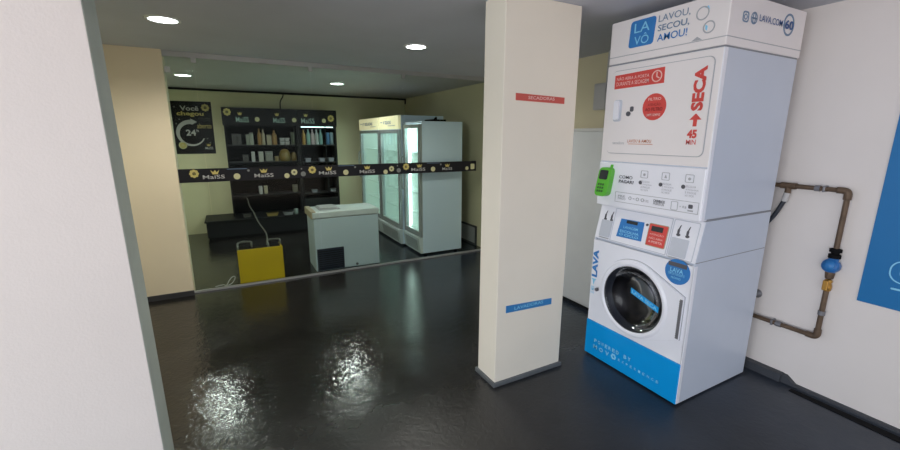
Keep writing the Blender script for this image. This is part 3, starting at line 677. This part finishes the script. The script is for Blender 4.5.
build('hood', MB().box(-.005, 1.055, SY0 + .01, 7.46, 1.72, 1.95), M['black'], sh)
hs1 = build('sign_header', MB().box(-.045, 1.08, SY0 - .02, SY0 - .002, 1.70, 1.965), M['film'], sh)
emblems(mside(SY0 - .02), -.03, 1.08, 1.70, 1.965, hs1, ((.15, .335), (.70, .885)), ((.035, 1.895),), (.46, 1.03))
cz = thing('drinks_cooler', 'black drinks cooler with lit upper shelf beside the black shelving', 'drinks cooler', (1.4, 7.25, 0))
build('back_panel', MB().box(1.10, 1.72, 7.46, 7.48, .06, 1.95), M['soot'], cz)
for x in (1.09, 1.70): build('side_panel', MB().box(x, x + .03, SY0, 7.46, 0, 1.95), M['black'], cz)
build('divider', MB().box(1.535, 1.55, SY0 + .02, 7.46, .60, 1.70), M['black'], cz)
for z in (.60, .88, 1.12, 1.405): build('shelf_board', MB().box(1.12, 1.70, SY0 + .01, 7.46, z - .018, z), M['black_wood'], cz)
build('base_box', MB().box(1.12, 1.70, SY0 + .01, 7.46, 0, .50), M['black_wood'], cz)
build('light_strip', MB().box(1.14, 1.68, SY0 + .03, SY0 + .05, 1.685, 1.698), mat('cool_shelf_light', (.7, .9, .9), .5, emit=(.7, .95, 1.0), es=3), cz)
build('hood', MB().box(1.12, 1.70, SY0 + .01, 7.46, 1.70, 1.95), M['black'], cz)
hs2 = build('sign_header', MB().box(1.085, 1.74, SY0 - .02, SY0 - .002, 1.70, 1.965), M['film'], cz)
emblems(mside(SY0 - .02), 1.09, 1.74, 1.70, 1.965, hs2, ((1.14, 1.36),), ((1.64, 1.835),), (1.52,))

# products on the shelves, each its own object
PM = {}
def pm(col):
    if col not in PM: PM[col] = mat('packaging_%d' % len(PM), [c * .62 for c in col], .4)
    return PM[col]
PROTO = {}
def shape(kind, w, h_):
    m_ = MB()
    if kind == 'bottle': r = w / 2; m_.lathe([(0, 0), (r * .95, 0), (r, .01), (r, h_ * .62), (r * .75, h_ * .74), (r * .36, h_ * .84), (r * .36, h_ * .97), (r * .3, h_), (0, h_)], (0, 0, 0), n=16)
    elif kind == 'can': r = w / 2; m_.lathe([(0, .003), (r * .8, 0), (r, .008), (r, h_ - .012), (r * .85, h_), (r * .8, h_ - .003), (0, h_ - .003)], (0, 0, 0), n=16)
    elif kind == 'pouch': m_.prism([(-w / 2, 0, 0), (w / 2, 0, 0), (w * .46, 0, h_ * .5), (w / 2, 0, h_), (-w / 2, 0, h_), (-w * .46, 0, h_ * .5)], (0, .04, 0)); m_.box(-w / 2 + .01, w / 2 - .01, -.025, 0, .01, h_ * .8, bev=.008)
    elif kind == 'carton': m_.box(-w / 2, w / 2, -.035, .035, 0, h_ * .9, bev=.004); m_.prism([(-w / 2, -.035, h_ * .9), (-w / 2, .035, h_ * .9), (-w / 2, 0, h_)], (w, 0, 0))
    elif kind == 'tray': m_.prism([(-w / 2, -.05, h_), (w / 2, -.05, h_), (w * .42, -.04, 0), (-w * .42, -.04, 0)], (0, .1, 0)); m_.box(-w / 2 - .006, w / 2 + .006, -.056, .056, h_ - .008, h_, bev=.002)
    elif kind == 'bun': m_.lathe([(0, 0), (w * .42, 0), (w * .5, h_ * .25), (w * .46, h_ * .6), (w * .3, h_ * .9), (0, h_)], (0, 0, 0), n=20)
    return m_
names = {'bottle': ('drink_bottle', 'bottle'), 'can': ('drink_can', 'can'), 'pouch': ('snack_packet', 'packet'), 'carton': ('drink_carton', 'carton'), 'tray': ('food_tray', 'food tray'), 'bun': ('bread_loaf', 'bread')}
def product(kind, x, z, w, h_, col, label, group, y=7.26):
    nm, cat = names[kind]
    key = (kind, w, h_, col)
    if key not in PROTO:
        m_ = shape(kind, w, h_); m_.v = [v + Vector((x, y, z)) for v in m_.v]
        o = build(nm, m_, pm(col), None); me = o.data; off = o.location.copy() - Vector((x, y, z))
        PROTO[key] = (o, off)
    else:
        src, off = PROTO[key]; o = src.copy(); C.objects.link(o); o.location = Vector((x, y, z)) + off
    o['label'] = label; o['category'] = cat; o['group'] = group
    return o
TOPZ, SECZ, THZ, FOZ = 1.406, 1.141, .881, .621
G1 = 'products on the top shelf'; G2 = 'products on the second shelf'; G3 = 'products on the lower shelves'
cream = (.55, .50, .36); pale = (.45, .50, .42); amber = (.42, .24, .06); wht = (.62, .62, .62); ochre = (.26, .18, .035); dim = (.10, .10, .10); teal = (.30, .55, .50); blue = (.10, .30, .60); pink = (.62, .52, .55); dgold = (.22, .16, .06)
for k, a in enumerate((.10, .17)): product('pouch', a, TOPZ, .07, .17, dim, ['dark packet at the far left end of the top shelf', 'dark packet second from the left on the top shelf'][k], G1)
product('pouch', .30, TOPZ, .055, .16, pale, 'pale green packet near the left of the top shelf', G1)
product('carton', .355, TOPZ, .055, .19, pale, 'pale green carton beside the pale packet on the top shelf', G1)
product('bottle', .475, TOPZ, .06, .25, amber, 'tall amber bottle near the middle of the top shelf', G1)
product('bottle', .535, TOPZ, .055, .24, cream, 'tall cream bottle just right of the amber bottle on the top shelf', G1)
product('carton', .62, TOPZ, .07, .16, cream, 'squat cream carton in the middle of the top shelf', G1)
product('bottle', .705, TOPZ, .08, .23, (.40, .23, .07), 'round shouldered brown bottle right of the cream carton on top shelf', G1)
for k, (a, z) in enumerate(((.825, TOPZ), (.905, TOPZ), (.825, TOPZ + .058), (.905, TOPZ + .058))):
    product('tray', a, z, .07, .05, wht, ['white tray, lower left of four stacked on the top shelf', 'white tray, lower right of four stacked on the top shelf', 'white tray, upper left of four stacked on the top shelf', 'white tray, upper right of four stacked on the top shelf'][k], G1)
product('pouch', 1.005, TOPZ, .06, .20, (.20, .24, .16), 'olive packet at the right end of the top shelf', G1)
product('bottle', 1.175, TOPZ, .065, .24, (.55, .32, .08), 'orange bottle at the left end of the lit cooler shelf', 'drinks on the lit cooler shelf', 7.22)
for k, (a, c, l) in enumerate(((1.255, teal, 'teal'), (1.325, pink, 'pinkish white'), (1.395, (.55, .60, .60), 'pale white'), (1.465, (.24, .48, .46), 'dark teal'))):
    product('bottle', a, TOPZ, .065, .25, c, l + ' bottle on the left half of the lit cooler shelf', 'drinks on the lit cooler shelf', 7.22)
for k, (a, c, l) in enumerate(((1.585, blue, 'bright blue can on the right half of the lit cooler shelf'), (1.655, (.34, .50, .58), 'pale blue can at the right end of the lit cooler shelf'))):
    product('can', a, TOPZ, .062, .20, c, l, 'drinks on the lit cooler shelf', 7.22)
# second shelf
product('pouch', .24, SECZ, .09, .11, dim, 'dark packet at the left end of the second shelf', G2)
product('carton', .355, SECZ, .05, .16, wht, 'narrow white carton on the second shelf', G2)
product('carton', .475, SECZ, .07, .16, (.55, .55, .50), 'wide off white carton on the second shelf', G2)
product('pouch', .60, SECZ, .12, .16, (.32, .33, .30), 'grey packet in the middle of the second shelf', G2)
product('pouch', .72, SECZ, .06, .08, (.42, .34, .16), 'small tan packet beside the bread on the second shelf', G2)
product('bun', .85, SECZ, .19, .20, ochre, 'large golden loaf on the second shelf', G2)
product('bun', .995, SECZ, .095, .15, (.20, .14, .03), 'small golden loaf beside the large loaf on the second shelf', G2)
for k, (a, l) in enumerate(((1.22, 'left'), (1.46, 'middle'), (1.62, 'right'))):
    product('tray', a, 1.121, .09, .06, (.40, .42, .50), l + ' pale tray of three on the second cooler shelf', 'trays on the second cooler shelf', 7.22)
# lower shelves
product('carton', .42, FOZ, .055, .13, wht, 'white carton, left of a pair on the shelf below the glass band', G3)
product('carton', .50, FOZ, .055, .13, cream, 'cream carton, right of a pair on the shelf below the glass band', G3)
product('pouch', .98, FOZ, .09, .12, (.28, .26, .20), 'tan packet at the right end of the shelf below the glass band', G3)
product('tray', 1.30, .601, .09, .05, (.34, .36, .42), 'pale tray on the left of the lower cooler shelf', G3, 7.22)
product('tray', 1.625, .602, .09, .05, (.40, .40, .42), 'pale tray on the right of the lower cooler shelf', G3, 7.22)
for k, a in enumerate((.10, .22, .64, .78)):
    product('pouch', a, THZ, .09, .15, (.12, .11, .09), ['first', 'second', 'third', 'fourth'][k] + ' dark packet from the left on the shelf behind the glass band', G3)
# on the counter
product('tray', .16, .296, .12, .05, (.16, .16, .15), 'dark shallow tray on the left of the low counter', 'things on the low counter', 7.05)
product('tray', .52, .296, .17, .05, (.55, .42, .14), 'yellow shallow tray on the low counter', 'things on the low counter', 6.98)
product('tray', .76, .296, .15, .045, (.48, .50, .52), 'pale grey shallow tray beside the yellow tray on the counter', 'things on the low counter', 6.98)
product('can', .88, .296, .07, .085, (.38, .46, .44), 'short pale green tub at the right end of the low counter', 'things on the low counter', 6.98)

# the two shelf units and their stock are a little narrower than laid out above
SX = .952; done = set()
def squeeze(o):
    if o.type == 'MESH' and o.data.name not in done:
        done.add(o.data.name)
        for v in o.data.vertices: v.co.x *= SX
    for c in o.children: squeeze(c)
for o in list(C.objects):
    if o.parent is None and (o.name in ('shelf_unit', 'drinks_cooler') or o.get('group', '') in (G1, G2, G3, 'drinks on the lit cooler shelf', 'trays on the second cooler shelf')):
        o.location.x *= SX; squeeze(o)

# yellow crate by the glass, its cord
cr = thing('yellow_crate', 'square yellow plastic box standing against the glass partition', 'crate', (.2, 4.78, 0))
q = MB(); x0, x1, y0, y1 = -.025, .417, 4.640, 4.92
q.box(x0, x1, y0, y0 + .012, 0, .375, bev=.003); q.box(x0, x1, y1 - .012, y1, 0, .335, bev=.003); q.box(x0, x0 + .012, y0 + .012, y1 - .012, 0, .36); q.box(x1 - .012, x1, y0 + .012, y1 - .012, 0, .36); q.box(x0, x1, y0, y1, .0, .012)
build('box_shell', q, M['yellow'], cr)
build('dark_filling', MB().box(x0 + .013, x1 - .013, y0 + .013, y1 - .013, .3, .345), M['soot'], cr)
for a0, a1 in ((-.015, .12), (.28, .41)):
    build('handle', MB().tube([(a0, y0 + .03, .355), (a0, y0 + .04, .395), (a0 + .01, y1 - .05, .402), (a1 - .01, y1 - .05, .402), (a1, y0 + .16, .395), (a1, y0 + .16, .355)], .010, 8, 4), M['grey_bar'], cr)
q = MB(); q.tube([(.27, 4.85, .352), (.285, 4.88, .40), (.29, 5.1, .44), (.25, 5.7, .455), (.23, 6.3, .48), (.20, 6.80, .50), (.19, 7.05, .56), (.18, 7.09, .585), (.175, 7.12, .575)], .007, 8, 8)
build('power_cord', q, M['grey_bar'], None, label='thin grey cord rising from the yellow box to the shelves', category='cord')
q = MB(); q.tube([(-.26, 4.66, .012), (-.19, 4.68, .014), (-.15, 4.645, .010), (-.10, 4.66, .03), (-.07, 4.69, .07), (-.085, 4.70, .085), (-.12, 4.69, .06), (-.15, 4.66, .02), (-.17, 4.64, .010)], .005, 8, 8)
build('loose_cable', q, M['grey_box'], None, label='short loose grey cable curled on the floor inside the glass', category='cable')

# chest freezer
fz = thing('chest_freezer', 'white chest freezer with navy grille standing just behind the glass partition', 'freezer', (1.15, 4.9, 0))
build('body', MB().box(.768, 1.53, 4.690, 5.13, .0, .625, bev=.008), M['freezer'], fz)
ld = build('lid', MB().box(.758, 1.54, 4.680, 5.14, .632, .70, bev=.010), M['freezer_lid'], fz)
build('lid_corner', MB().box(.745, .80, 4.69, 5.13, .628, .712, bev=.006), M['beige'], ld)
build('lid_seal', MB().box(.775, 1.525, 4.692, 5.12, .624, .634), M['line_grey'], fz)
gr = build('compressor_grille', MB().box(.785, 1.092, 4.676, 4.692, .012, .270, bev=.003), M['navy'], fz, label='navy compressor grille')
q = MB()
for k in range(9): q.box(.80, 1.078, 4.673, 4.677, .035 + k * .025, .043 + k * .025)
build('grille_slat', q, M['black'], gr)
build('drain_cap', MB().lathe([(0, 0), (.015, 0), (.015, .012), (0, .013)], (1.245, 4.690, .035), (0, -1, 0), 12), M['dark_ink'], fz)
q = MB(); q.box(.86, 1.10, 4.80, 5.10, .701, .712, bev=.004); q.box(.875, 1.07, 4.82, 5.08, .712, .724, bev=.005)
build('folded_cloth', q, M['fridge_top'], None, label='folded grey cloth lying on the white chest freezer lid', category='cloth')

# three upright glass-door fridges along the right wall
def fridge(label, x0, x1, y0, y1, top, header):
    f = thing('display_fridge', label, 'fridge', ((x0 + x1) / 2, (y0 + y1) / 2, 0), 'upright display fridges')
    wallT = .035; zb = .27; zt = top - (.19 if header else .035)
    q = MB(); q.box(x0 + .04, x1, y0, y0 + wallT, .03, top, bev=.003); q.box(x0 + .04, x1, y1 - wallT, y1, .03, top, bev=.003); q.box(x1 - .03, x1, y0 + wallT, y1 - wallT, .03, top)
    q.box(x0 + .04, x1 - .03, y0 + wallT, y1 - wallT, top - .03, top); q.box(x0 + .05, x1 - .03, y0 + wallT, y1 - wallT, .05, zb)
    build('cabinet', q, M['fridge'], f)
    q = MB(); q.box(x0 + .06, x1 - .031, y0 + wallT, y0 + wallT + .004, zb, zt); q.box(x0 + .06, x1 - .031, y1 - wallT - .004, y1 - wallT, zb, zt); q.box(x1 - .036, x1 - .031, y0 + wallT, y1 - wallT, zb, zt); q.box(x0 + .06, x1 - .035, y0 + wallT, y1 - wallT, zb, zb + .004)
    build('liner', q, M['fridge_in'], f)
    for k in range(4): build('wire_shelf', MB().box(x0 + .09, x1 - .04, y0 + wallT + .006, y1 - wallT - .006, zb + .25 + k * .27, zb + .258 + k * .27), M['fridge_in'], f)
    for yy in (y0 + wallT + .02,) if header else (y0 + wallT + .012, y1 - wallT - .03): build('light_tube', MB().box(x0 + .065, x0 + .085, yy, yy + .018, zb + .04, zt - .04, bev=.004), M['fridge_lit'], f)
    d = build('glass_door', band(MB(), wallx(x0 + .045), rect(y0 + .005, zb - .02, y1 - .005, zt), rect(y0 + .06, zb + .05, y1 - .06, zt - .05), 0, .04), M['fridge_frame'], f)
    build('pane', MB().box(x0 + .022, x0 + .028, y0 + .055, y1 - .055, zb + .045, zt - .045), M['fridge_glass'], d)
    build('handle', MB().tube([(x0 + .005, y1 - .035, .85), (x0 - .03, y1 - .035, .87), (x0 - .03, y1 - .035, 1.25), (x0 + .005, y1 - .035, 1.27)], .010, 8, 4), M['fridge_frame'], d)
    kg = build('kick_grille', MB().prism([(x0 + .05, y0 + .005, .03), (x0 + .012, y0 + .005, .03), (x0 - .02, y0 + .005, zb - .03), (x0 + .05, y0 + .005, zb - .03)], (0, y1 - y0 - .01, 0)), M['freezer_lid'], f)
    q = MB()
    for k in range(7): q.box(x0 - .02 + .026 - k * .0042, x0 + .03, y0 + .08, y1 - .08, .06 + k * .022, .068 + k * .022)
    build('grille_slot', q, M['mid_grey'], kg)
    if header:
        hh = build('lit_header', MB().box(x0, x0 + .05, y0 + .004, y1 - .004, zt + .004, top - .004, bev=.004), M['header_lit'], f, label='lit pale yellow header')
        q = MB(); letters(q, wallx(x0), '4° GELADAS', y1 - .22, zt + .075, y0 + .28, zt + .125, d=.002, bold=.03); plate(q, wallx(x0), rect(y1 - .10, zt + .10, y1 - .17, zt + .11), 0, .002); plate(q, wallx(x0), rect(y0 + .12, zt + .05, y0 + .4, zt + .056), 0, .002)
        build('lettering', q, M['slate_ink'], hh)
    q = MB()
    for x in (x0 + .10, x1 - .06):
        for y in (y0 + .05, y1 - .05): q.mark().lathe([(0, 0), (.022, 0), (.022, .035), (0, .035)], (x, y, 0), n=10)
    build('foot', q, M['black'], f)
    L = bpy.data.lights.new('fridge_lamp', 'POINT'); L.energy = 2.2 if header else 5; L.shadow_soft_size = .05; L.color = (.85, 1.0, .95)
    lo = bpy.data.objects.new('fridge_lamp', L); C.objects.link(lo); lo.parent = f; lo.location = ((x0 + .2) - (x0 + x1) / 2, 0, zt - .15)
    return f
fridge('nearest upright glass door fridge with plain bluish side and no lit header', 2.10, 2.72, 4.72, 5.27, 1.735, False)
fridge('middle upright glass door fridge with lit yellow header', 2.05, 2.74, 5.30, 6.12, 1.83, True)
fridge('farthest upright glass door fridge with lit yellow header by the back wall', 2.05, 2.74, 6.14, 7.18, 1.83, True)
q = MB(); q.box(2.35, 2.55, 4.85, 5.10, 1.737, 1.765, bev=.006); q.tube([(2.40, 4.9, 1.762), (2.45, 4.95, 1.79), (2.5, 5.05, 1.762)], .012, 8, 6)
build('black_bundle', q, M['soot'], None, label='flat black bundle lying on top of the nearest fridge', category='bundle')
lf = thing('leaning_frame', 'low dark framed panel leaning on the wall beside the nearest fridge', 'frame', (3.02, 5.05, 0))
fr_ = wallx(3.045)
build('frame', band(MB(), fr_, rect(4.835, 0.0, 5.30, .285), rect(4.860, .025, 5.275, .262), .0, .02), M['base'], lf)
build('panel', plate(MB(), fr_, rect(4.86, .025, 5.275, .262), .0, .008), M['fridge_top'], lf)
q = MB(); q.tube([(.62, 7.46, 2.235), (.78, 7.462, 2.255), (.88, 7.465, 2.21), (.83, 7.46, 2.10), (.82, 7.46, 1.99), (.82, 7.45, 1.958)], .009, 8, 8)
build('hanging_cable', q, M['black'], None, label='black cable dropping from the ceiling edge to the shelf sign', category='cable')
q = MB(); q.tube([(.55, 7.47, 2.240), (1.0, 7.465, 2.245), (1.5, 7.468, 2.235), (1.95, 7.47, 2.25)], .012, 8, 8)
build('ceiling_cable', q, M['black'], None, label='black cable running along the top of the back wall', category='cable')

# ------------------------------------------------------------------ light and camera
W = bpy.data.worlds.new('sky'); bpy.context.scene.world = W; W.use_nodes = True
bg = W.node_tree.nodes['Background']; bg.inputs['Color'].default_value = (.90, .95, 1.0, 1); bg.inputs['Strength'].default_value = 1.1
A_ = bpy.data.lights.new('side_fill_light', 'AREA'); A_.shape = 'RECTANGLE'; A_.size = 4; A_.size_y = 2.6; A_.energy = 165; A_.color = (.92, .96, 1.0)  # unseen fill added to brighten the machine front and right wall
ao = bpy.data.objects.new('side_fill_light', A_); C.objects.link(ao); ao.location = (-4.6, -1.2, 1.3)
ao.rotation_euler = (Vector((2.2, 1.2, .9)) - Vector(ao.location)).to_track_quat('-Z', 'Y').to_euler()
S_ = bpy.data.lights.new('street_sun', 'SUN'); S_.energy = 5.5; S_.angle = .02; S_.color = (1.0, .93, .84)
so = bpy.data.objects.new('street_sun', S_); C.objects.link(so); so.rotation_euler = Vector((.25, -.55, -1)).to_track_quat('-Z', 'Y').to_euler()

cam = bpy.data.cameras.new('camera'); cam.sensor_width = 36; cam.lens = 405.415 * 36 / 900; cam.clip_start = .02
co = bpy.data.objects.new('camera', cam); C.objects.link(co)
r_ = Vector((0.8808994907804308, -0.4732855856657846, 0.004103844998655795)); u_ = Vector((0.09754418479195957, 0.1900242907107384, 0.9769216452475362)); f_ = Vector((0.4631427632556184, 0.8601694736160289, -0.21355855755055608))
mx_ = Matrix.Identity(4)
for i in range(3): mx_[i][0] = r_[i]; mx_[i][1] = u_[i]; mx_[i][2] = -f_[i]
mx_.translation = Vector((0, 0, 1.55)); co.matrix_world = mx_
sc = bpy.context.scene; sc.camera = co
sc.view_settings.view_transform = 'Standard'; sc.view_settings.look = 'None'; sc.view_settings.exposure = 0.0
sc.cycles.max_bounces = 8; sc.cycles.transparent_max_bounces = 16
